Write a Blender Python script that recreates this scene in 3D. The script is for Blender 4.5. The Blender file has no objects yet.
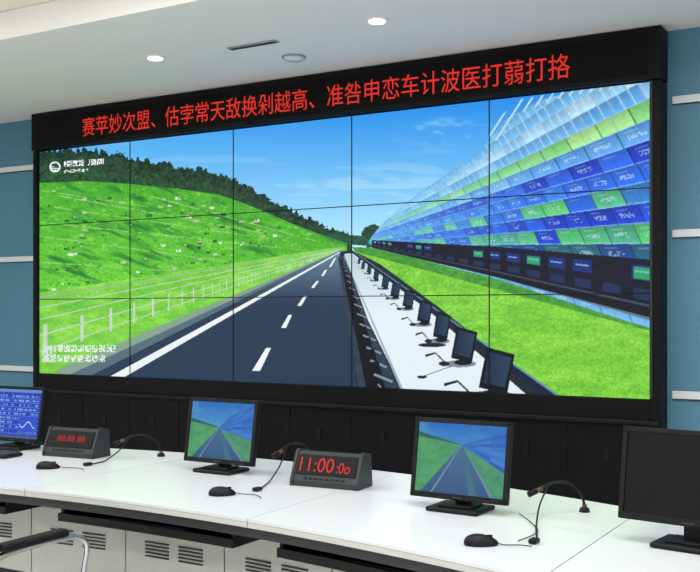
import bpy, bmesh, math, random
import numpy as np
from mathutils import Vector, Matrix, Euler
random.seed(3)
sc = bpy.context.scene
sc.view_settings.view_transform = 'Standard'
TH = math.atan(0.5827)
CS, SN = math.cos(TH), math.sin(TH)
CAM = (7.12, -6.53, 1.55)

# ---------------------------------------------------------------- materials
def lin(c):
    c = np.asarray(c, float) / 255.0
    return np.where(c <= 0.04045, c / 12.92, ((c + 0.055) / 1.055) ** 2.4)

def mat(name, rgb, rough=0.5, metal=0.0, var=0.06, scale=12, emit=None, es=1.0, bump=0.0, spec=0.5, flick=0):
    m = bpy.data.materials.new(name); m.use_nodes = True
    nt = m.node_tree; b = nt.nodes['Principled BSDF']
    c = lin(rgb)
    tc = nt.nodes.new('ShaderNodeTexCoord')
    nz = nt.nodes.new('ShaderNodeTexNoise'); nz.inputs['Scale'].default_value = scale
    nz.inputs['Detail'].default_value = 4
    nt.links.new(tc.outputs['Object'], nz.inputs['Vector'])
    mx = nt.nodes.new('ShaderNodeMix'); mx.data_type = 'RGBA'
    mx.inputs[6].default_value = (*[float(v) * (1 - var) for v in c], 1)
    mx.inputs[7].default_value = (*[min(1, float(v) * (1 + var)) for v in c], 1)
    nt.links.new(nz.outputs['Fac'], mx.inputs[0])
    nt.links.new(mx.outputs[2], b.inputs['Base Color'])
    b.inputs['Roughness'].default_value = rough
    b.inputs['Metallic'].default_value = metal
    b.inputs['Specular IOR Level'].default_value = spec
    if bump:
        bp = nt.nodes.new('ShaderNodeBump'); bp.inputs['Strength'].default_value = bump
        nt.links.new(nz.outputs['Fac'], bp.inputs['Height'])
        nt.links.new(bp.outputs['Normal'], b.inputs['Normal'])
    if emit is not None:
        e = lin(emit)
        b.inputs['Emission Color'].default_value = (*[float(v) for v in e], 1)
        b.inputs['Emission Strength'].default_value = es
        if flick:   # individual LED dots differ in brightness
            vo = nt.nodes.new('ShaderNodeTexVoronoi'); vo.inputs['Scale'].default_value = flick
            vo.inputs['Randomness'].default_value = 0.25
            nt.links.new(tc.outputs['Object'], vo.inputs['Vector'])
            mr = nt.nodes.new('ShaderNodeMapRange')
            mr.inputs['From Min'].default_value = 0.15; mr.inputs['From Max'].default_value = 0.75
            mr.inputs['To Min'].default_value = es * 1.3; mr.inputs['To Max'].default_value = es * 0.4
            nt.links.new(vo.outputs['Distance'], mr.inputs['Value'])
            nt.links.new(mr.outputs['Result'], b.inputs['Emission Strength'])
    return m

def screen_mat(name, es=1.0, rough=0.35):
    m = bpy.data.materials.new(name); m.use_nodes = True
    nt = m.node_tree; b = nt.nodes['Principled BSDF']
    b.inputs['Base Color'].default_value = (0.006, 0.006, 0.008, 1)
    b.inputs['Roughness'].default_value = rough
    b.inputs['Specular IOR Level'].default_value = 0.15
    a = nt.nodes.new('ShaderNodeAttribute'); a.attribute_name = 'Col'
    nt.links.new(a.outputs['Color'], b.inputs['Emission Color'])
    b.inputs['Emission Strength'].default_value = es
    return m

M_blue = mat('blue_wall_panel', (76, 126, 150), 0.55, var=0.05, scale=3)
M_white = mat('white_paint', (242, 241, 238), 0.6, var=0.02)
M_ceil = mat('ceiling_paint', (230, 231, 231), 0.8, var=0.015, scale=2)
M_ceil2 = mat('ceiling_warm', (240, 234, 220), 0.8, var=0.02, scale=2)
M_trim = mat('metal_trim', (214, 218, 220), 0.35, var=0.02)
M_floor = mat('floor_tile', (216, 213, 208), 0.35, var=0.04, scale=2)
M_room = mat('room_wall_paint', (232, 233, 233), 0.7, var=0.03)
M_black = mat('black_cabinet', (9, 10, 12), 0.5, var=0.15, spec=0.15)
M_black2 = mat('black_plastic', (14, 15, 17), 0.45, var=0.1, spec=0.22)
M_rubber = mat('black_rubber', (9, 9, 10), 0.6, spec=0.25)
M_led = mat('led_panel_face', (9, 6, 7), 0.6, var=0.2, scale=60, spec=0.12)
M_red = mat('red_led', (70, 6, 5), 0.5, emit=(230, 50, 36), es=1.0, flick=75, spec=0.2)
M_red2 = mat('clock_red_led', (60, 6, 5), 0.5, emit=(204, 40, 38), es=1.0, spec=0.2)
M_red3 = mat('clock_dim_red_led', (60, 6, 5), 0.5, emit=(160, 40, 40), es=1.0, spec=0.2)
M_desk = mat('white_laminate', (212, 216, 220), 0.22, var=0.015, scale=3)
M_edge = mat('grey_edge_band', (150, 156, 160), 0.4)
M_cab = mat('grey_metal_cabinet', (192, 194, 190), 0.5, var=0.03)
M_chrome = mat('chrome', (215, 218, 222), 0.12, metal=1.0, var=0.01)
M_brass = mat('brass_mic', (92, 72, 50), 0.4, metal=0.5)
M_grey = mat('mid_grey_plastic', (48, 50, 53), 0.45, spec=0.3)
M_off = mat('monitor_off_glass', (9, 10, 11), 0.3, spec=0.2)
M_lamp = mat('lamp_diffuser', (255, 250, 240), 0.5, emit=(255, 250, 242), es=6)
M_added_panel = mat('added_panel_diffuser', (255, 255, 255), 0.5, emit=(250, 252, 255), es=3)  # glowing face of the added ceiling panels
M_screen = screen_mat('video_picture', 1.05)
M_mon = screen_mat('monitor_picture', 0.85)

# ---------------------------------------------------------------- mesh builder
class MB:
    def __init__(s): s.v = []; s.f = []; s.m = []; s.sm = []; s.mats = []
    def mi(s, m):
        if m not in s.mats: s.mats.append(m)
        return s.mats.index(m)
    def add(s, vs, fs, m, smooth=False, M=None):
        o = len(s.v); k = s.mi(m)
        for p in vs:
            p = Vector(p)
            s.v.append(tuple(M @ p if M else p))
        for f in fs:
            s.f.append([o + i for i in f]); s.m.append(k); s.sm.append(smooth)
    def addbm(s, bm, m, M=None, smooth=False):
        bm.verts.index_update()
        s.add([v.co.copy() for v in bm.verts], [[v.index for v in f.verts] for f in bm.faces], m, smooth, M)
        bm.free()
    def box(s, c, size, m, bev=0.0, rot=None, seg=2, M=None):
        bm = bmesh.new(); bmesh.ops.create_cube(bm, size=1)
        for v in bm.verts: v.co = Vector((v.co.x * size[0], v.co.y * size[1], v.co.z * size[2]))
        if bev > 0:
            bmesh.ops.bevel(bm, geom=bm.edges[:], offset=bev, segments=seg, profile=0.5, affect='EDGES')
        T = Matrix.Translation(c)
        if rot: T = T @ Euler(rot).to_matrix().to_4x4()
        if M: T = M @ T
        s.addbm(bm, m, T)
    def cyl(s, c, r, h, m, r2=None, seg=28, rot=None, M=None, smooth=True):
        bm = bmesh.new()
        bmesh.ops.create_cone(bm, cap_ends=True, segments=seg, radius1=r, radius2=r if r2 is None else r2, depth=h)
        T = Matrix.Translation(c)
        if rot: T = T @ Euler(rot).to_matrix().to_4x4()
        if M: T = M @ T
        s.addbm(bm, m, T, smooth)
    def tube(s, pts, r, m, seg=8, sub=6, M=None, zmin=None):
        P = [Vector(p) for p in pts]
        if sub > 1 and len(P) > 2:
            Q = []
            n = len(P)
            for i in range(n - 1):
                p0 = P[max(i - 1, 0)]; p1 = P[i]; p2 = P[i + 1]; p3 = P[min(i + 2, n - 1)]
                for k in range(sub):
                    t = k / sub
                    Q.append(0.5 * ((2 * p1) + (-p0 + p2) * t + (2 * p0 - 5 * p1 + 4 * p2 - p3) * t * t + (-p0 + 3 * p1 - 3 * p2 + p3) * t ** 3))
            Q.append(P[-1]); P = Q
        if zmin is not None:
            for p in P: p.z = max(p.z, zmin)
        vs = []; fs = []
        up = Vector((0.13, 0.27, 0.95)).normalized(); prev = None
        for i, p in enumerate(P):
            d = (P[min(i + 1, len(P) - 1)] - P[max(i - 1, 0)]).normalized()
            if prev is None:
                a = d.cross(up)
                if a.length < 1e-3: a = d.cross(Vector((1, 0, 0)))
            else:
                a = prev - d * prev.dot(d)
            a.normalize(); prev = a; b = d.cross(a)
            for k in range(seg):
                t = 2 * math.pi * k / seg
                vs.append(p + (a * math.cos(t) + b * math.sin(t)) * r)
        for i in range(len(P) - 1):
            for k in range(seg):
                k2 = (k + 1) % seg
                fs.append([i * seg + k, i * seg + k2, (i + 1) * seg + k2, (i + 1) * seg + k])
        fs.append(list(range(seg))[::-1]); fs.append([(len(P) - 1) * seg + k for k in range(seg)])
        s.add(vs, fs, m, True, M)
    def prism(s, prof, x0, x1, m, M=None):
        n = len(prof)
        vs = [(x0, p[0], p[1]) for p in prof] + [(x1, p[0], p[1]) for p in prof]
        fs = [list(range(n)), [n + i for i in range(n)][::-1]]
        fs += [[i, i + n, (i + 1) % n + n, (i + 1) % n] for i in range(n)]
        s.add(vs, fs, m, False, M)
    def obj(s, name, loc=(0, 0, 0), rz=0.0, parent=None):
        me = bpy.data.meshes.new(name)
        me.from_pydata(s.v, [], s.f)
        for m in s.mats: me.materials.append(m)
        me.polygons.foreach_set('material_index', s.m)
        me.polygons.foreach_set('use_smooth', s.sm)
        bm = bmesh.new(); bm.from_mesh(me); bmesh.ops.recalc_face_normals(bm, faces=bm.faces[:]); bm.to_mesh(me); bm.free()
        me.update()
        o = bpy.data.objects.new(name, me); sc.collection.objects.link(o)
        o.location = loc; o.rotation_euler = (0, 0, rz)
        if parent: o.parent = parent
        return o

def simple_box(name, lo, hi, m, bev=0.0):
    b = MB(); c = [(lo[i] + hi[i]) / 2 for i in range(3)]; sz = [hi[i] - lo[i] for i in range(3)]
    b.box((0, 0, 0), sz, m, bev); return b.obj(name, c)

def text_mesh(name, body, m, width, height, loc, parent, bold=0.0, rot=(math.pi / 2, 0, 0)):
    cu = bpy.data.curves.new(name + '_c', 'FONT'); cu.body = body; cu.size = 1; cu.extrude = 0
    cu.offset = bold
    o = bpy.data.objects.new(name + '_t', cu); sc.collection.objects.link(o)
    bpy.context.view_layer.update()
    me = bpy.data.meshes.new_from_object(o.evaluated_get(bpy.context.evaluated_depsgraph_get()))
    bpy.data.objects.remove(o)
    n = len(me.vertices); co = np.zeros(n * 3); me.vertices.foreach_get('co', co); co = co.reshape(-1, 3)
    mn = co.min(0); mxx = co.max(0)
    co[:, 0] = (co[:, 0] - mn[0]) / (mxx[0] - mn[0]) * width
    co[:, 1] = (co[:, 1] - mn[1]) / (mxx[1] - mn[1]) * height
    me.vertices.foreach_set('co', co.ravel()); me.update()
    me.materials.clear(); me.materials.append(m); me.name = name
    ob = bpy.data.objects.new(name, me); sc.collection.objects.link(ob)
    ob.location = loc; ob.rotation_euler = rot; ob.parent = parent
    return ob

def picture_mesh(name, w, h, nx, ny, fn, m, parent, loc=(0, 0, 0), rot=(0, 0, 0)):
    u = np.linspace(0, 1, nx + 1); v = np.linspace(0, 1, ny + 1)
    U, V = np.meshgrid(u, v)
    co = np.stack([U * w, np.zeros_like(U), V * h], -1).reshape(-1, 3)
    i = np.arange(nx * ny); r = i // nx; c = i % nx; a = r * (nx + 1) + c
    F = np.stack([a, a + 1, a + nx + 2, a + nx + 1], -1)
    me = bpy.data.meshes.new(name)
    me.vertices.add(len(co)); me.vertices.foreach_set('co', co.ravel())
    me.loops.add(F.size); me.loops.foreach_set('vertex_index', F.ravel())
    me.polygons.add(len(F)); me.polygons.foreach_set('loop_start', np.arange(len(F)) * 4)
    me.update(calc_edges=True)
    rgb = lin(np.clip(fn((U * w).ravel(), (V * h).ravel()), 0, 255))
    col = np.ones((len(co), 4)); col[:, :3] = rgb
    at = me.color_attributes.new('Col', 'FLOAT_COLOR', 'POINT'); at.data.foreach_set('color', col.ravel())
    me.materials.append(m)
    o = bpy.data.objects.new(name, me); sc.collection.objects.link(o)
    o.location = loc; o.rotation_euler = rot; o.parent = parent
    return o

# ---------------------------------------------------------------- picture painting helpers
def pip(X, Y, poly):
    ins = np.zeros(X.shape, bool); n = len(poly)
    for i in range(n):
        x0, y0 = poly[i]; x1, y1 = poly[(i + 1) % n]
        if y0 == y1: continue
        c = ((y0 > Y) != (y1 > Y)) & (X < (x1 - x0) * (Y - y0) / (y1 - y0) + x0)
        ins ^= c
    return ins
def h2(a, b, s=0):
    n = np.sin(a * 127.1 + b * 311.7 + s * 74.7) * 43758.5453
    return n - np.floor(n)
def vnoise(x, y, s=0):
    xi = np.floor(x); yi = np.floor(y); fx = x - xi; fy = y - yi
    fx = fx * fx * (3 - 2 * fx); fy = fy * fy * (3 - 2 * fy)
    return (h2(xi, yi, s) * (1 - fx) + h2(xi + 1, yi, s) * fx) * (1 - fy) + (h2(xi, yi + 1, s) * (1 - fx) + h2(xi + 1, yi + 1, s) * fx) * fy
def fbm(x, y, s=0):
    return (vnoise(x, y, s) * .5 + vnoise(x * 2.1, y * 2.1, s + 1) * .3 + vnoise(x * 4.3, y * 4.3, s + 2) * .2)
def mixc(a, b, t):
    t = np.clip(t, 0, 1)[:, None]; return np.asarray(a, float) * (1 - t) + np.asarray(b, float) * t
def line(X, Y, p, q, w0, w1):
    p = np.array(p, float); q = np.array(q, float); d = q - p; L = np.hypot(*d)
    t = ((X - p[0]) * d[0] + (Y - p[1]) * d[1]) / L ** 2
    dist = np.abs((X - p[0]) * d[1] - (Y - p[1]) * d[0]) / L
    return (t >= 0) & (t <= 1) & (dist < (w0 + (w1 - w0) * t) / 2)

SW, SH, SZ = 5.553, 2.04, 0.996
def highway_picture(u, v):
    # footage plate coordinates (keystone of the source picture)
    dx = u - CAM[0]; dy = 0 - CAM[1]
    Z = -dx * SN + dy * CS; Xc = dx * CS + dy * SN
    X = 350 + 1000 * Xc / Z; Y = 313 - 1000 * (v + SZ - CAM[2]) / Z
    C = mixc((34, 140, 230), (172, 226, 250), (Y - 105) / 130.)
    C = mixc(C, np.broadcast_to((120, 200, 246), C.shape), np.clip((240 - X) / 240, 0, 1) * 0.5)
    cl = fbm(X / 34, Y / 9, 5)
    cm = np.clip((cl - .47) * 4, 0, 1) * np.clip(1.1 - np.hypot((X - 450) / 62, (Y - 132) / 15), 0, 1)
    cm = np.maximum(cm, np.clip((fbm(X / 60, Y / 8, 15) - .52) * 1.8, 0, .3) * np.clip((Y - 130) / 60, 0, 1))
    C = mixc(C, np.broadcast_to((226, 242, 252), C.shape), cm)
    def put(mask, col): C[mask] = (np.broadcast_to(np.asarray(col, float), C.shape))[mask]
    n1 = fbm(X / 4, Y / 3, 1); n2 = fbm(X / 16, Y / 7, 2); n3 = fbm(X / 1.8, Y / 1.5, 3)
    # forest ridge
    top = np.interp(X, [38, 60, 90, 130, 160, 200, 225, 260, 300, 330, 350, 365], [150, 149, 150, 157, 163, 169, 176, 193, 213, 229, 235, 237]) + (vnoise(X / 2.6, X * 0, 4) - .5) * 7 + (n3 - .5) * 6
    bot = np.interp(X, [38, 85, 130, 180, 220, 240, 270, 300, 345], [183, 181, 184, 189, 195, 202, 214, 227, 243])
    put((Y > top) & (X < 352), mixc((6, 28, 26), (54, 100, 60), (n3 - .3) * 1.2 + (n1 - .4) * .8 + np.clip((Y - top) / 60, 0, .35)))
    put((((X - 374) / 13) ** 2 + ((Y - 237) / 12) ** 2 < .6 + n3 * .8), mixc((12, 42, 34), (50, 95, 60), n1))
    put((((X - 338) / 12) ** 2 + ((Y - 240) / 9) ** 2 < .5 + n3 * .8), mixc((12, 42, 34), (50, 95, 60), n1))
    put(line(X, Y, (326, 238), (380, 242), 9, 10), mixc((20, 60, 45), (50, 100, 70), n1))
    # hill
    hill = (Y > bot) & (X < 347)
    sl = np.clip((Y - bot) / 110., 0, 1)
    G = mixc((70, 168, 44), (116, 214, 60), sl * .7 + (n2 - .5) * .8 + .1)
    G = mixc(G, np.broadcast_to((156, 230, 92), G.shape), (n1 - .6) * 3)
    band = fbm((X + Y * .6) / 34, (Y - X * .38) / 7, 9)
    G = mixc(G, np.broadcast_to((38, 118, 44), G.shape), (band - .53) * 3.4)
    G = mixc(G, np.broadcast_to((50, 126, 42), G.shape), (n3 - .6) * 3.5)
    put(hill, G)
    for a in [((40, 205), (250, 236)), ((60, 196), (290, 238)), ((38, 236), (230, 262)), ((150, 196), (320, 242)), ((38, 262), (190, 272)), ((38, 190), (150, 207)), ((38, 222), (300, 250))]:
        put(line(X, Y, a[0], a[1], 1.0, .6) & hill & (n1 > .42), (150, 206, 110))
    for i in range(110):
        a = h2(np.array(float(i)), np.array(2.), 4); b = h2(np.array(float(i)), np.array(5.), 7)
        cx = 42 + a * 240; lo = np.interp(cx, [38, 345], [296, 246]); hi = np.interp(cx, [38, 85, 130, 180, 240, 300], [190, 188, 190, 198, 214, 232])
        cy = hi + b * (lo - hi); sz = .8 + h2(np.array(float(i)), np.array(1.), 9) * 2.2
        put((np.abs(X - cx) < sz) & (np.abs(Y - cy) < sz * .5) & (n3 > .38), [(176, 196, 150), (34, 90, 44), (220, 226, 210), (40, 100, 46)][i % 4])
    # flat verge with fence lines
    verge = pip(X, Y, [(345, 246), (345, 252), (40, 378), (30, 378), (30, 294), (200, 268)])
    put(verge, mixc((92, 184, 52), (154, 226, 84), n2 * 1.2 - .1 + (n3 - .5) * .8))
    put(line(X, Y, (338, 249), (38, 298), .6, 2.2) & (n3 > .35), (150, 180, 140))
    for a, b, w in [((338, 250), (38, 308), 1.), ((338, 250), (38, 320), 1.1), ((338, 251), (38, 336), 1.5), ((338, 251), (38, 352), 1.3)]:
        put(line(X, Y, a, b, .5, w) & (n3 > .3), (188, 208, 184))
    k = 1 / np.maximum(343 - X, 3)
    post = (np.mod(k * 2100, 1) < .10) & (Y > 250 + (343 - X) * .25) & (Y < 251 + (343 - X) * .345) & (X < 322)
    put(post & (n3 > .25), (196, 212, 194))
    put(pip(X, Y, [(338, 251), (60, 368), (52, 378), (66, 380)]), (132, 160, 140))
    put(pip(X, Y, [(339, 251), (62, 378), (84, 380), (341, 251)]), (84, 108, 120))
    # road
    road = pip(X, Y, [(340, 250), (346, 250), (350, 262), (366, 396), (74, 384)])
    R = mixc((104, 134, 156), (36, 56, 80), (Y - 250) / 55.)
    R = R * (0.92 + .16 * n3[:, None])
    put(road, R)
    put(pip(X, Y, [(339.5, 252), (341, 252), (121, 379), (109, 377)]), (232, 238, 240))
    for a in [((252, 371), (260, 371), (271, 348), (266, 348)), ((281, 328), (286, 328), (292, 315), (288.5, 315)), ((297, 306), (301, 306), (307, 296), (304, 296)),
              ((311, 288), (314, 288), (319, 281), (316.5, 281)), ((321, 276), (323.5, 276), (327, 270), (325, 270)), ((329, 267), (331, 267), (336, 258), (334.5, 258))]:
        put(pip(X, Y, a), (236, 242, 244))
    # right grass
    g = pip(X, Y, [(352, 247), (380, 248), (500, 274), (652, 318), (652, 405), (548, 405), (430, 322), (362, 262)])
    put(g, mixc((80, 164, 38), (156, 230, 80), n2 * .7 + n3 * .9 - .25))
    put(g & (np.abs(Y - (254 + (X - 380) * .25)) < 4 + (X - 380) * .02), mixc((44, 118, 44), (96, 180, 64), n1))
    # slanted media wall
    wl = [(368, 243), (372, 236), (386, 220), (412, 198), (450, 172), (480, 154), (490, 138), (508, 118), (540, 100), (600, 84), (655, 72), (655, 330), (500, 280), (380, 249)]
    w = pip(X, Y, wl)
    s = (246 - Y) / np.maximum(X - 338, 4); lx = np.log(np.maximum(X - 338, 4))
    RS = .0667
    ri = np.floor((s + .06) / RS)
    cs = 7.5 + 3.0 * h2(ri, ri * 0, 21)           # every tier has its own tile width
    cc = (lx + s * .45) * cs + h2(ri, ri * 0, 22); ci = np.floor(cc)
    fr = np.mod((s + .06) / RS, 1); fc = np.mod(cc, 1)
    hh = h2(ri, ci, 3)
    rows = {0: [(20, 60, 150), (40, 110, 120)], 1: [(20, 60, 200), (84, 196, 110)], 2: [(22, 56, 186), (30, 86, 224)], 3: [(90, 200, 104), (34, 96, 220)],
            4: [(36, 100, 222), (52, 128, 232)], 5: [(20, 52, 186), (44, 100, 224)], 6: [(76, 148, 222), (134, 190, 232)], 7: [(124, 204, 118), (164, 222, 146)],
            8: [(90, 160, 220), (146, 200, 238)], 9: [(134, 190, 226), (172, 214, 238)]}
    T = np.tile(np.array([(104, 172, 222)], float), (len(X), 1))
    for r_, (c0, c1) in rows.items():
        mk = ri == r_; T[mk] = mixc(c0, c1, (hh > .5) * .75 + h2(ri, ci, 12) * .25)[mk]
    # window mullions, subdivisions and glass glare
    T *= (0.86 + .26 * (1 - fr))[:, None]
    T[(np.mod(cc * 2, 1) < .05)] *= .88
    T[fr < .08] = T[fr < .08] * .4 + np.array((150, 190, 225)) * .6
    T[fc < .05] *= .7
    gl = (ri >= 8) & (np.mod(cc * 3, 1) < .18); T[gl] = T[gl] * .5 + np.array((210, 232, 242)) * .5
    txt = (fr > .35) & (fr < .62) & (fc > .25) & (fc < .75) & (h2(np.floor(X / 1.5), np.floor(Y / 1.3), 6) > .5) & (s < .42) & (hh < .7)
    T[txt] = T[txt] * .45 + np.array((216, 230, 242)) * .55
    sub = (fr > .74) & (fr < .84) & (fc > .2) & (fc < .6) & (s < .42)
    T[sub] = T[sub] * .7 + np.array((180, 210, 236)) * .3
    T = mixc(T, np.broadcast_to((120, 196, 242), T.shape), (1 - (X - 370) / 190.) * .6)
    T *= (0.93 + .14 * n1[:, None])
    put(w, T)
    put(pip(X, Y, [(488, 143), (490, 126), (503, 114), (522, 99), (652, 76), (652, 82), (560, 98), (520, 113), (498, 140)]) & (np.mod(X / 9 + Y / 14, 1) < .25), (180, 214, 236))
    st = pip(X, Y, [(372, 240), (500, 247), (655, 260), (655, 322), (500, 278), (372, 248)])
    D = mixc((6, 9, 20), (18, 26, 50), n2)
    fr2 = (Y - np.interp(X, [372, 655], [240, 260])) / np.maximum(np.interp(X, [372, 500, 655], [8, 31, 62]), 1)
    c2 = np.floor(lx * 9); f2 = np.mod(lx * 9, 1)
    hc = h2(c2, c2 * 0, 2)
    D[(fr2 > .10) & (fr2 < .36) & (f2 > .14) & (f2 < .82) & (hc > .25)] = (22, 44, 120)
    D[(fr2 > .14) & (fr2 < .34) & (f2 > .2) & (f2 < .75) & (hc > .62)] = (40, 160, 92)
    D[(fr2 > .2) & (fr2 < .23) & (f2 > .22) & (f2 < .7) & (hc > .25)] = (120, 170, 210)
    D[(fr2 > .5) & (fr2 < .68) & (f2 > .2) & (f2 < .8)] = (28, 44, 84)
    D[(fr2 > .74) & (fr2 < .78)] = (60, 74, 90)
    D[(fr2 > .95)] = (96, 120, 130)
    put(st, D)
    # long desk with monitors on the right of the road
    put(pip(X, Y, [(340, 252), (352, 250), (380, 264), (440, 308), (560, 404), (396, 400), (358, 396), (342, 280)]), mixc((18, 24, 32), (40, 52, 62), n1))
    put(pip(X, Y, [(344, 254), (352, 253), (372, 268), (430, 312), (528, 396), (404, 393), (368, 320), (351, 272)]), mixc((182, 204, 214), (224, 235, 242), (Y - 250) / 60.))
    put(line(X, Y, (352, 252), (556, 400), 1, 8), (18, 34, 58)); put(line(X, Y, (353, 251), (564, 400), .6, 2), (96, 136, 170))
    # row of chairs between the road and the desk
    ch = pip(X, Y, [(338, 257), (344, 256), (352, 276), (368, 322), (402, 394), (360, 396), (347, 320)])
    put(ch, mixc((34, 46, 62), (58, 76, 94), n1))
    for i in range(16):
        t = (i / 15.) ** 1.9
        cx = 342 + t * 34; cy = 262 + t * 118; q = 2.5 + t * 17
        put(pip(X, Y, [(cx - q * .75, cy - q * .9), (cx + q * .15, cy - q * .95), (cx + q * .5, cy + q * .55), (cx - q * .45, cy + q * .7)]), (10, 13, 20))
        put(line(X, Y, (cx - q * .1, cy - q * .3), (cx + q * .85, cy + q * .1), q * .12, q * .12), (130, 150, 166))
        put(line(X, Y, (cx + q * .1, cy + q * .2), (cx + q * .6, cy + q * .9), q * .1, q * .1), (110, 128, 146))
    put(line(X, Y, (344, 256), (403, 392), .6, 2.6), (150, 172, 186))
    for (cx, cy, ww, hg) in [(359, 261, 3, 5), (363, 265, 4, 7), (369, 269, 5, 9), (376, 275, 6, 11), (385, 282, 8, 13), (395, 290, 10, 16), (408, 299, 12, 19), (424, 312, 15, 24), (441, 326, 17, 29), (463, 345, 25, 36), (495, 371, 34, 46)]:
        # shadow on the table, foot, tilted screen, bezel, gooseneck microphone
        put(((X - cx + ww * .1) / (ww * .62)) ** 2 + ((Y - cy - hg * .52) / (hg * .1)) ** 2 < 1, (120, 138, 150))
        put(((X - cx) / (ww * .36)) ** 2 + ((Y - cy - hg * .48) / (hg * .08)) ** 2 < 1, (16, 20, 26))
        put(pip(X, Y, [(cx - ww * .24, cy - hg * .52), (cx + ww * .58, cy - hg * .36), (cx + ww * .36, cy + hg * .50), (cx - ww * .48, cy + hg * .36)]), (8, 11, 16))
        put(pip(X, Y, [(cx - ww * .16, cy - hg * .42), (cx + ww * .48, cy - hg * .29), (cx + ww * .29, cy + hg * .36), (cx - ww * .36, cy + hg * .25)]), mixc((20, 40, 64), (44, 70, 96), (X - cx) / ww + .4))
        put(line(X, Y, (cx - ww * .7, cy + hg * .5), (cx - ww * 1.1, cy + hg * .22), hg * .04, hg * .04), (28, 34, 42))
        put(line(X, Y, (cx - ww * 1.1, cy + hg * .22), (cx - ww * 1.5, cy + hg * .3), hg * .05, hg * .07), (28, 34, 42))
        put(((X - cx + ww * .75) / (ww * .22)) ** 2 + ((Y - cy - hg * .52) / (hg * .07)) ** 2 < 1, (24, 28, 36))
    put(((X - 432) / 14) ** 2 + ((Y - 345) / 2.2) ** 2 < 1, (30, 34, 40)); put(((X - 422) / 5) ** 2 + ((Y - 377) / 1.6) ** 2 < 1, (30, 34, 40))
    put(line(X, Y, (424, 376), (452, 366), .8, .8), (60, 66, 74))
    # station logo and caption
    r = np.hypot(X - 55, Y - 167)
    put((r < 5.5) & (r > 4), (235, 240, 240)); put((r < 4) & (Y > 167 + (X - 55) * .3) & (np.mod(Y, 2) < 1.1), (225, 235, 235))
    yy = Y + (X - 64) * .06
    put((X > 64) & (X < 104) & (yy > 161) & (yy < 167) & (np.mod(X, 6) > .8) & (h2(np.floor(X / 1.1), np.floor(Y / 1.1), 2) > .38) & ~((X > 84) & (X < 88)), (240, 244, 244))
    put((X > 64) & (X < 88) & (yy > 170) & (yy < 173) & (h2(np.floor(X / 1.3), np.floor(Y / 1.), 3) > .45), (225, 232, 232))
    put((X > 58) & (X < 116) & (Y > 345) & (Y < 352) & (np.mod(X, 7) > 1) & (h2(np.floor(X / 1.2), np.floor(Y / 1.2), 2) > .4), (232, 240, 236))
    put((X > 44) & (X < 106) & (Y > 355) & (Y < 362) & (np.mod(X, 7) > 1) & (h2(np.floor(X / 1.2), np.floor(Y / 1.2), 5) > .4), (224, 234, 228))
    put((X > 42) & (X < 56) & (Y > 345) & (Y < 362) & (h2(np.floor(X / 2), np.floor(Y / 2), 8) > .4), (205, 222, 214))
    return C

# ---------------------------------------------------------------- room shell
RX0, RX1, RY0, RYW, CZ, CZ2 = -2.2, 9.6, -9.6, 0.14, 3.385, 3.57
simple_box('floor', (RX0 - .2, RY0 - .2, -.1), (RX1 + .2, RYW + .2, 0), M_floor)
simple_box('wall_back', (RX0, RYW, 0), (RX1, RYW + .1, CZ2 + .1), M_blue)
simple_box('wall_left', (RX0 - .1, RY0, 0), (RX0, RYW + .1, CZ2 + .1), M_room)
simple_box('wall_right', (RX1, RY0, 0), (RX1 + .1, RYW + .1, CZ2 + .1), M_room)
simple_box('wall_front', (RX0, RY0 - .1, 0), (RX1, RY0, CZ2 + .1), M_room)
b = MB()
b.box(((RX0 + RX1) / 2, (-1.9 + RYW) / 2, CZ + .14), (RX1 - RX0, 1.9 + RYW, .28), M_ceil)
b.box(((RX0 + RX1) / 2, -1.906, CZ + .09), (RX1 - RX0, .012, .184), M_white)
b.box(((RX0 + RX1) / 2, (-1.9 + RY0) / 2, CZ2 + .05), (RX1 - RX0, -1.9 - RY0, .1), M_ceil2)
b.obj('ceiling')
k = 1
for z in (2.93, 2.065, 1.02):
    for x0, x1 in ((RX0, -.06), (5.66, RX1)):
        b = MB(); L = x1 - x0
        b.box((0, 0, 0), (L, .016, .05), M_trim, .004)
        b.box((0, 0, -.029), (L, .012, .006), M_grey)
        b.obj('trim_%d' % k, ((x0 + x1) / 2, RYW - .009, z)); k += 1

# ---------------------------------------------------------------- video screen
vw = bpy.data.objects.new('video_display_screen', None); sc.collection.objects.link(vw)
picture_mesh('display_picture', SW, SH, 1250, 460, highway_picture, M_screen, vw, (0, 0, SZ))
b = MB()
for i in range(1, 5): b.box((SW * i / 5, -.003, SZ + SH / 2), (.008, .004, SH), M_rubber)
for i in range(1, 3): b.box((SW / 2, -.003, SZ + SH * i / 3), (SW, .004, .007), M_rubber)
b.obj('panel_seams', parent=vw)
b = MB()
fx0, fx1 = -.05, SW + .075
b.box(((fx0) / 2, .05, 1.52), (-fx0, .17, 3.036), M_black, .006)
b.box(((SW + fx1) / 2, .05, 1.52), (fx1 - SW, .17, 3.036), M_black, .006)
b.box((SW + .012, -.038, 2.02), (.012, .006, 2.03), M_grey)
b.box((SW / 2, .02, SZ - .07), (SW, .11, .14), M_black, .006)
b.box((SW / 2, -.01, .845), (fx1 - fx0, .10, .03), M_black2, .006)
b.box((SW / 2, .03, .42), (SW, .10, .82), M_black)
for i in range(11):
    x = SW * i / 10
    b.box((x, -.022, .42), (.006, .006, .80), M_black2)
for i in range(10):
    x = SW * (i + .5) / 10
    b.box((x, -.022, .62), (.03, .012, .09), M_black2, .004)
b.box((SW / 2, .07, SZ + SH / 2), (SW, .12, SH), M_black)
b.obj('cabinet_frame', parent=vw)

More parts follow.
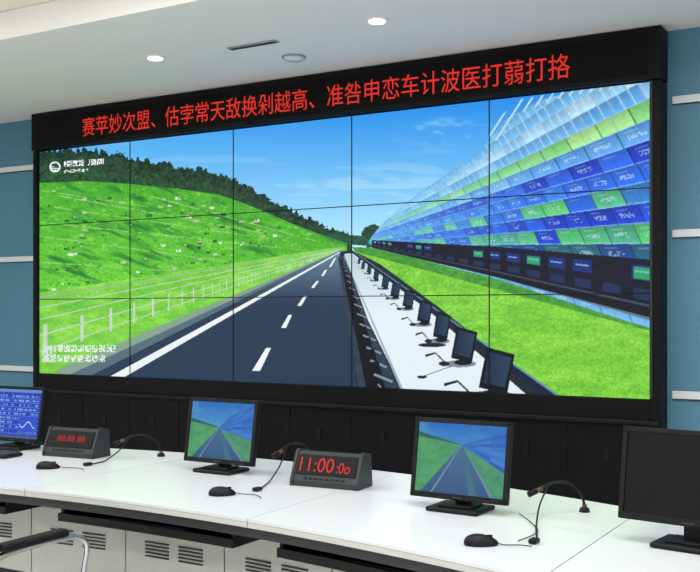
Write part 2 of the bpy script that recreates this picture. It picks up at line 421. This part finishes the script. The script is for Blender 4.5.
led = bpy.data.objects.new('led_ticker_display', None); sc.collection.objects.link(led)
b = MB()
b.box((SW / 2 + .012, .04, 3.212), (fx1 - fx0 + .01, .18, .335), M_black, .006)
b.box((SW / 2, -.052, 3.207), (SW - .02, .006, .26), M_led)
b.obj('housing', parent=led)
text_mesh('led_characters', '赛苹妙次盟、估孛常天敌换剁越高、准咎申恋车计波医打蒻打挌', M_red, 4.44, .168, (.60, -.057, 3.113), led, bold=0)

# ---------------------------------------------------------------- ceiling fittings
def downlight(x, y):
    b = MB()
    b.cyl((0, 0, -.006), .066, .012, M_white, r2=.072)
    b.cyl((0, 0, -.014), .052, .006, M_lamp)
    o = b.obj('recessed_downlight', (x, y, CZ))
    l = bpy.data.lights.new('spot', 'SPOT'); l.energy = 34; l.spot_size = 1.9; l.spot_blend = .8; l.color = (1, .95, .88); l.shadow_soft_size = .05
    lo = bpy.data.objects.new('lamp', l); sc.collection.objects.link(lo); lo.location = (0, 0, -.03); lo.parent = o
for x in (.5, 2.31, 4.12, 5.93, 7.74): downlight(x, -1.045)
b = MB(); b.box((0, 0, 0), (.40, .055, .01), M_edge, .002)
for i in range(3): b.box((0, -.014 + .014 * i, -.006), (.38, .007, .004), M_grey)
b.obj('ceiling_vent', (3.11, -.965, CZ - .006))
b = MB(); b.cyl((0, 0, 0), .085, .012, M_edge); b.cyl((0, 0, -.014), .062, .018, M_trim, r2=.08)
b.obj('smoke_detector', (3.17, -.55, CZ - .007))
for x in (.6, 3.2, 5.8, 8.4):  # light panels added out of view to brighten desk and room
    for y in (-3.1, -5.4, -7.9):
        b = MB(); b.box((0, 0, 0), (1.24, .64, .02), M_trim, .003); b.box((0, 0, -.011), (1.16, .56, .004), M_added_panel)
        o = b.obj('added_ceiling_light', (x, y, CZ2 - .011))
        l = bpy.data.lights.new('tube', 'AREA'); l.shape = 'RECTANGLE'; l.size = 1.16; l.size_y = .56; l.energy = 31; l.color = (.99, .985, .98)
        lo = bpy.data.objects.new('lamp', l); sc.collection.objects.link(lo); lo.location = (0, 0, -.02); lo.parent = o

# ---------------------------------------------------------------- desk
def fy(x): return -3.33 - .07 * (x - 4) ** 2
def by(x): return -2.03 - .09 * (x - 4) ** 2
DX0, DX1 = .9, 8.1
DZ = .75
b = MB()
def strip(yf, yb, z0, z1, xa, xb, m, n=40):
    vs = []; fs = []
    for i in range(n + 1):
        x = xa + (xb - xa) * i / n
        vs += [(x, yf(x), z0), (x, yf(x), z1), (x, yb(x), z1), (x, yb(x), z0)]
    for i in range(n):
        o = i * 4
        for j in range(4): fs.append([o + j, o + (j + 1) % 4, o + 4 + (j + 1) % 4, o + 4 + j])
    fs.append([0, 1, 2, 3]); fs.append([n * 4 + j for j in range(4)][::-1])
    b.add(vs, fs, m)
cuts = [DX0, 2.3, 3.55, 4.82, 6.1, 7.1, DX1]
for i in range(len(cuts) - 1):
    strip(fy, by, DZ - .012, DZ, cuts[i] + .002, cuts[i + 1] - .002, M_desk)
    strip(lambda x: fy(x) + .001, by, DZ - .034, DZ - .014, cuts[i] + .002, cuts[i + 1] - .002, M_cab)
strip(lambda x: fy(x) + .004, lambda x: by(x) - .004, DZ - .03, DZ - .002, DX0 + .005, DX1 - .005, M_grey)
strip(lambda x: fy(x) + .02, lambda x: by(x) - .02, DZ - .075, DZ - .034, DX0 + .02, DX1 - .02, M_grey)
strip(lambda x: by(x) - .05, lambda x: by(x) - .02, 0, DZ - .06, DX0 + .02, DX1 - .02, M_cab)
xs = np.arange(DX0 + .05, DX1 - .3, .585)
for i, x0 in enumerate(xs):
    x1 = x0 + .577; xm = (x0 + x1) / 2
    strip(lambda x: fy(x) + .30, lambda x: fy(x) + .75, .06, DZ - .07, x0, x1, M_cab, 6)
    strip(lambda x: fy(x) + .33, lambda x: fy(x) + .72, 0, .06, x0, x1, M_grey, 3)
    ang = math.atan(-.14 * (xm - 4))
    for row in range(2):
        for cidx in range(2):
            for j in range(5):
                xx = xm + (-.1 + .2 * cidx)
                b.box((xx, fy(xx) + .297, .50 - row * .30 - j * .016), (.14, .008, .006), M_grey, rot=(0, 0, ang))
    strip(lambda x: fy(x) + .292, lambda x: fy(x) + .30, .60, .606, x0 + .02, x1 - .02, M_edge, 3)
for xa, xb in ((.9 + .2, 2.2), (2.5, 3.4), (3.72, 4.72), (4.95, 6.05), (6.3, 7.4)):
    strip(lambda x: fy(x) + .03, lambda x: fy(x) + .29, .615, .63, xa, xb, M_black2, 12)
    strip(lambda x: fy(x) + .03, lambda x: fy(x) + .045, .63, .65, xa, xb, M_black2, 12)
    strip(lambda x: fy(x) + .05, lambda x: fy(x) + .29, .63, DZ - .07, xa, xa + .02, M_black2, 2)
    strip(lambda x: fy(x) + .05, lambda x: fy(x) + .29, .63, DZ - .07, xb - .02, xb, M_black2, 2)
    xm = (xa + xb) / 2; ang = math.atan(-.14 * (xm - 4))
    b.box((xm, fy(xm) + .13, .642), (.44, .14, .02), M_rubber, .004, rot=(0, 0, ang))
desk = b.obj('control_desk')
ON = DZ + .001

# ---------------------------------------------------------------- monitors
def small_highway(w, h, wide=False):
    def fn(u, v):
        X = u / w; Y = 1 - v / h
        n = fbm(X * 14, Y * 14, 3); n2 = fbm(X * 40, Y * 30, 4)
        C = mixc((36, 118, 210), (96, 176, 228), Y / .5)
        C = mixc(C, np.broadcast_to((160, 204, 228), C.shape), (fbm(X * 3, Y * 6, 8) - .5) * 1.2)
        def put(m, c): C[m] = np.broadcast_to(np.asarray(c, float), C.shape)[m]
        vx, vy = (.46, .46) if not wide else (.50, .30)
        put((Y > vy - .16 + X * .3) & (X < vx), mixc((36, 92, 90), (60, 124, 104), n2))
        put((Y > vy - .09 + X * .18) & (X < vx), mixc((66, 150, 104), (96, 182, 120), n * 1.3))
        put((X >= vx) & (Y > vy), mixc((62, 146, 116), (96, 176, 124), n * 1.3))
        put(pip(X, Y, [(vx, vy), (.60, .26), (1.01, .0), (1.01, .66)]), mixc((36, 98, 200), (70, 144, 224), h2(np.floor((Y - vy) / np.maximum(X - vx, .02) * 7), np.floor(X * 6), 3)))
        put(pip(X, Y, [(vx, vy), (vx + .02, vy), (.86, 1.01), (.06, 1.01)]), mixc((90, 136, 176), (58, 98, 144), Y))
        put(pip(X, Y, [(vx, vy), (vx + .005, vy), (.20, 1.01), (.18, 1.01)]), (140, 170, 192))
        put(pip(X, Y, [(vx + .01, vy), (.72, 1.01), (.62, 1.01)]), (72, 124, 144))
        put(pip(X, Y, [(vx + .015, vy), (.90, 1.01), (.86, 1.01)]), (120, 156, 180))
        return C * .94
    return fn
def data_screen(w, h):
    def fn(u, v):
        X = u / w; Y = 1 - v / h
        C = np.tile(np.array([(34, 60, 190)], float), (len(X), 1))
        def put(m, c): C[m] = c
        put(Y < .06, (110, 150, 220)); put(Y > .94, (60, 90, 160))
        put((np.mod(Y * 11, 1) < .07), (110, 150, 235)); put((np.mod(X * 5, 1) < .015), (100, 140, 230))
        ln = (np.mod(Y * 11, 1) > .35) & (np.mod(Y * 11, 1) < .75) & (X > .06) & (X < .95) & (Y > .1) & (Y < .92)
        put(ln & (h2(np.floor(X * 34), np.floor(Y * 11), 2) > .6), (130, 170, 240))
        put((X > .58) & (X < .93) & (Y > .56) & (Y < .88), (44, 84, 214))
        put((np.abs(Y - (.72 - .06 * np.sin(X * 26))) < .012) & (X > .6) & (X < .91), (220, 232, 250))
        return C
    return fn
def monitor(x, y, rz, kind, W=.425, H=.325, lift=0.0):
    e = bpy.data.objects.new('computer_monitor', None); sc.collection.objects.link(e)
    e.location = (x, y, ON); e.rotation_euler = (0, 0, rz)
    b = MB()
    b.box((0, 0, .009), (.23, .18, .018), M_black2, .008, seg=3)
    b.box((0, 0, .022), (.15, .11, .01), M_black2, .004)
    b.box((0, .03, .10 + lift / 2), (.07, .03, .18 + lift), M_black2, .008)
    b.cyl((0, .035, .185 + lift), .02, .1, M_black2, rot=(0, math.pi / 2, 0))
    T = Matrix.Translation((0, 0, .203 + lift)) @ Euler((math.radians(-9), 0, 0)).to_matrix().to_4x4()
    b.box((0, .012, 0), (W, .026, H), M_black2, .006, M=T)
    b.box((0, .036, 0), (W * .66, .03, H * .66), M_black2, .012, M=T)
    bz = .018
    b.box((0, -.004, H / 2 - bz / 2), (W - .004, .012, bz), M_black2, .002, M=T)
    b.box((0, -.004, -H / 2 + .012), (W - .004, .012, .024), M_black2, .002, M=T)
    for s in (-1, 1): b.box((s * (W / 2 - bz / 2), -.004, 0), (bz, .012, H - .004), M_black2, .002, M=T)
    for i in range(4): b.box((W / 2 - .12 + i * .02, -.011, -H / 2 + .010), (.009, .003, .004), M_grey, M=T)
    b.box((0, -.011, -H / 2 + .011), (.045, .002, .006), M_grey, M=T)
    if kind == 'off': b.box((0, -.002, .003), (W - .034, .004, H - .04), M_off, M=T)
    b.obj('housing', parent=e)
    b2 = MB(); b2.tube([(0, .05, .12), (.02, .08, .06), (.03, .10, .01), (.05, .11, .008)], .004, M_rubber, zmin=.006); b2.obj('power_cable', parent=e)
    if kind != 'off':
        w, h = W - 2 * bz, H - bz - .024
        p = T @ Vector((-w / 2, -.0035, -H / 2 + .024))
        fn = {'road': small_highway(w, h), 'road2': small_highway(w, h, True), 'data': data_screen(w, h)}[kind]
        picture_mesh('screen', w, h, 150, 110, fn, M_mon, e, p, (math.radians(-9), 0, 0))
    return e
monitor(2.44, -2.42, math.radians(3), 'data')
monitor(4.02, -2.50, 0, 'road', W=.43)
monitor(5.465, -2.80, math.radians(-2), 'road2', W=.43)
monitor(6.41, -3.0, math.radians(-8), 'off', W=.50, H=.325, lift=.032)

# ---------------------------------------------------------------- clocks
def clock(x, y, rz, kind):
    e = bpy.data.objects.new('digital_clock', None); sc.collection.objects.link(e)
    e.location = (x, y, ON); e.rotation_euler = (0, 0, rz)
    b = MB(); W = .335
    prof = [(-.075, 0), (-.075, .025), (-.02, .15), (.0, .155), (.06, .145), (.075, .0)]
    b.prism(prof, -W / 2, W / 2, M_grey)
    for s in (-1, 1): b.prism([(-.081, 0), (-.081, .028), (-.023, .158), (.004, .162), (.064, .151), (.078, 0)], s * W / 2 - .007, s * W / 2 + .007, M_grey)
    tilt = math.atan2(.055, .125)
    T = Matrix.Translation((0, -.0475, .0875)) @ Euler((-tilt, 0, 0)).to_matrix().to_4x4()
    b.box((0, -.002, .010), (W - .03, .008, .095), M_rubber, .002, M=T)
    for i in range(8): b.box((-.10 + i * .028, -.003, -.055), (.014, .004, .007), M_rubber, M=T)
    b.obj('housing', parent=e)
    rot = (math.pi / 2 - tilt, 0, 0)
    if kind == 1:
        text_mesh('digits', '11:00', M_red2, .175, .066, T @ Vector((-.135, -.008, -.024)), e, rot=rot)
        text_mesh('small_digits', ':0o', M_red2, .07, .05, T @ Vector((.055, -.008, -.024)), e, rot=rot)
    else:
        text_mesh('digits', '88:88 88', M_red3, .19, .034, T @ Vector((-.09, -.008, -.006)), e, rot=rot)
clock(2.975, -2.46, math.radians(6), 2)
clock(4.712, -2.57, math.radians(4), 1)

# ---------------------------------------------------------------- mice
def mouse(x, y, rz, cable):
    b = MB()
    bm = bmesh.new(); bmesh.ops.create_uvsphere(bm, u_segments=24, v_segments=14, radius=1)
    for v in bm.verts:
        if v.co.z < -.25: v.co.z = -.25
        v.co = Vector((v.co.x * .036 * (1 - .1 * v.co.y), v.co.y * .060, (v.co.z + .25) * .03 * (1 - .2 * v.co.y)))
    b.addbm(bm, M_black2, smooth=True)
    b.box((0, .03, .031), (.006, .02, .008), M_rubber, .002)
    c, s = math.cos(-rz), math.sin(-rz)
    pts = [(0, .055, .008)]
    for (wx, wy) in cable:
        dx, dy = wx - x, wy - y
        pts.append((dx * c - dy * s, dx * s + dy * c, .004))
    b.tube(pts, .002, M_grey, zmin=.003)
    b.obj('computer_mouse', (x, y, ON), rz)
mouse(3.19, -2.87, math.radians(-50), [(3.27, -2.82), (3.34, -2.80), (3.40, -2.83)])
mouse(4.425, -3.02, math.radians(-50), [(4.50, -2.97), (4.56, -2.96), (4.62, -3.0)])
mouse(5.775, -3.325, math.radians(-60), [(5.85, -3.30), (5.90, -3.275), (5.94, -3.275)])

# ---------------------------------------------------------------- gooseneck mics
def mic(bx, by_, hx, hy, cx, cy, kz=1.0, extra=None):
    b = MB()
    dx, dy = hx - bx, hy - by_
    b.cyl((0, 0, .008), .022, .016, M_black2, r2=.018)
    b.cyl((0, 0, .022), .010, .014, M_brass)
    b.tube([(0, 0, .02), (dx * .08, dy * .08, .075 * kz), (dx * .35, dy * .35, .118 * kz), (dx * .7, dy * .7, .122 * kz), (dx, dy, .095 * kz)], .0055, M_black2)
    d = Vector((dx * .25, dy * .25, -.02)).normalized()
    h = Vector((dx, dy, .095 * kz))
    b.tube([h - d * .02, h + d * .010], .009, M_brass, seg=12, sub=1)
    b.tube([h + d * .008, h + d * .045], .012, M_black2, seg=12, sub=1)
    ex, ey = cx - bx, cy - by_
    b.tube([(dx * .75, dy * .75, .12 * kz), (dx * .85 + ex * .1, dy * .85 + ey * .1, .05), (dx * .5 + ex * .5, dy * .5 + ey * .5, .006), (ex * .95, ey * .95, .006), (ex, ey, .006)], .0035, M_black2, zmin=.005)
    b.box((ex, ey, .009), (.03, .045, .016), M_black2, .005)
    if extra:
        b.tube([(p[0] - bx, p[1] - by_, .004) for p in extra], .002, M_grey, zmin=.003)
    b.obj('gooseneck_microphone', (bx, by_, ON))
mic(3.40, -2.24, 3.27, -2.42, 3.30, -2.70)
mic(4.42, -2.26, 4.36, -2.48, 4.50, -2.86, 1.25)
mic(5.91, -2.58, 5.765, -2.72, 5.925, -3.21, 1.0, [(5.87, -3.22), (5.88, -3.05), (5.80, -2.90), (5.70, -2.76)])

# keyboard at far left
b = MB(); b.box((0, 0, .01), (.42, .14, .016), M_black2, .005)
for r in range(5):
    for c in range(15): b.box((-.192 + c * .0274, -.052 + r * .026, .021), (.022, .02, .008), M_grey, .002, seg=1)
b.obj('keyboard', (2.52, -2.70, ON), math.radians(3))

# ---------------------------------------------------------------- chair
b = MB()
b.box((0, 0, .46), (.47, .46, .07), M_rubber, .03, seg=4)
b.box((0, -.24, .74), (.44, .05, .46), M_rubber, .024, seg=4, rot=(math.radians(10), 0, 0))
for s in (-1, 1):
    X = s * .27
    b.tube([(X, -.22, .60), (X, -.19, .655), (X, -.08, .675), (X, .12, .675), (X, .22, .665), (X, .27, .62), (X, .25, .50), (X, .22, .25), (X, .24, .05), (X, .18, .015), (X, -.2, .015), (X, -.26, .015)], .0125, M_chrome, seg=12)
    b.tube([(X, -.22, .60), (X, -.20, .50), (X * .85, -.18, .44)], .0125, M_chrome, seg=12)
    b.tube([(X, .235, .40), (X * .8, .2, .42)], .011, M_chrome, seg=10, sub=1)
    b.box((X, .0, .697), (.056, .32, .032), M_rubber, .014, seg=4)
b.tube([(-.27, -.26, .015), (.27, -.26, .015)], .0125, M_chrome, seg=12, sub=1)
b.tube([(-.2, -.2, .43), (-.2, -.25, .6), (-.2, -.285, .85)], .011, M_chrome, seg=10)
b.tube([(.2, -.2, .43), (.2, -.25, .6), (.2, -.285, .85)], .011, M_chrome, seg=10)
b.obj('office_chair', (3.93, -3.88, 0.0))

# ---------------------------------------------------------------- camera, world
w = bpy.data.worlds.new('world'); sc.world = w; w.use_nodes = True
w.node_tree.nodes['Background'].inputs[0].default_value = (.6, .65, .7, 1)
w.node_tree.nodes['Background'].inputs[1].default_value = .3
cd = bpy.data.cameras.new('camera'); cam = bpy.data.objects.new('camera', cd); sc.collection.objects.link(cam)
cd.sensor_width = 36; cd.lens = 36 * 1000 / 700; cd.shift_y = 27 / 700
cam.location = CAM; cam.rotation_euler = (math.pi / 2, 0, TH)
sc.camera = cam
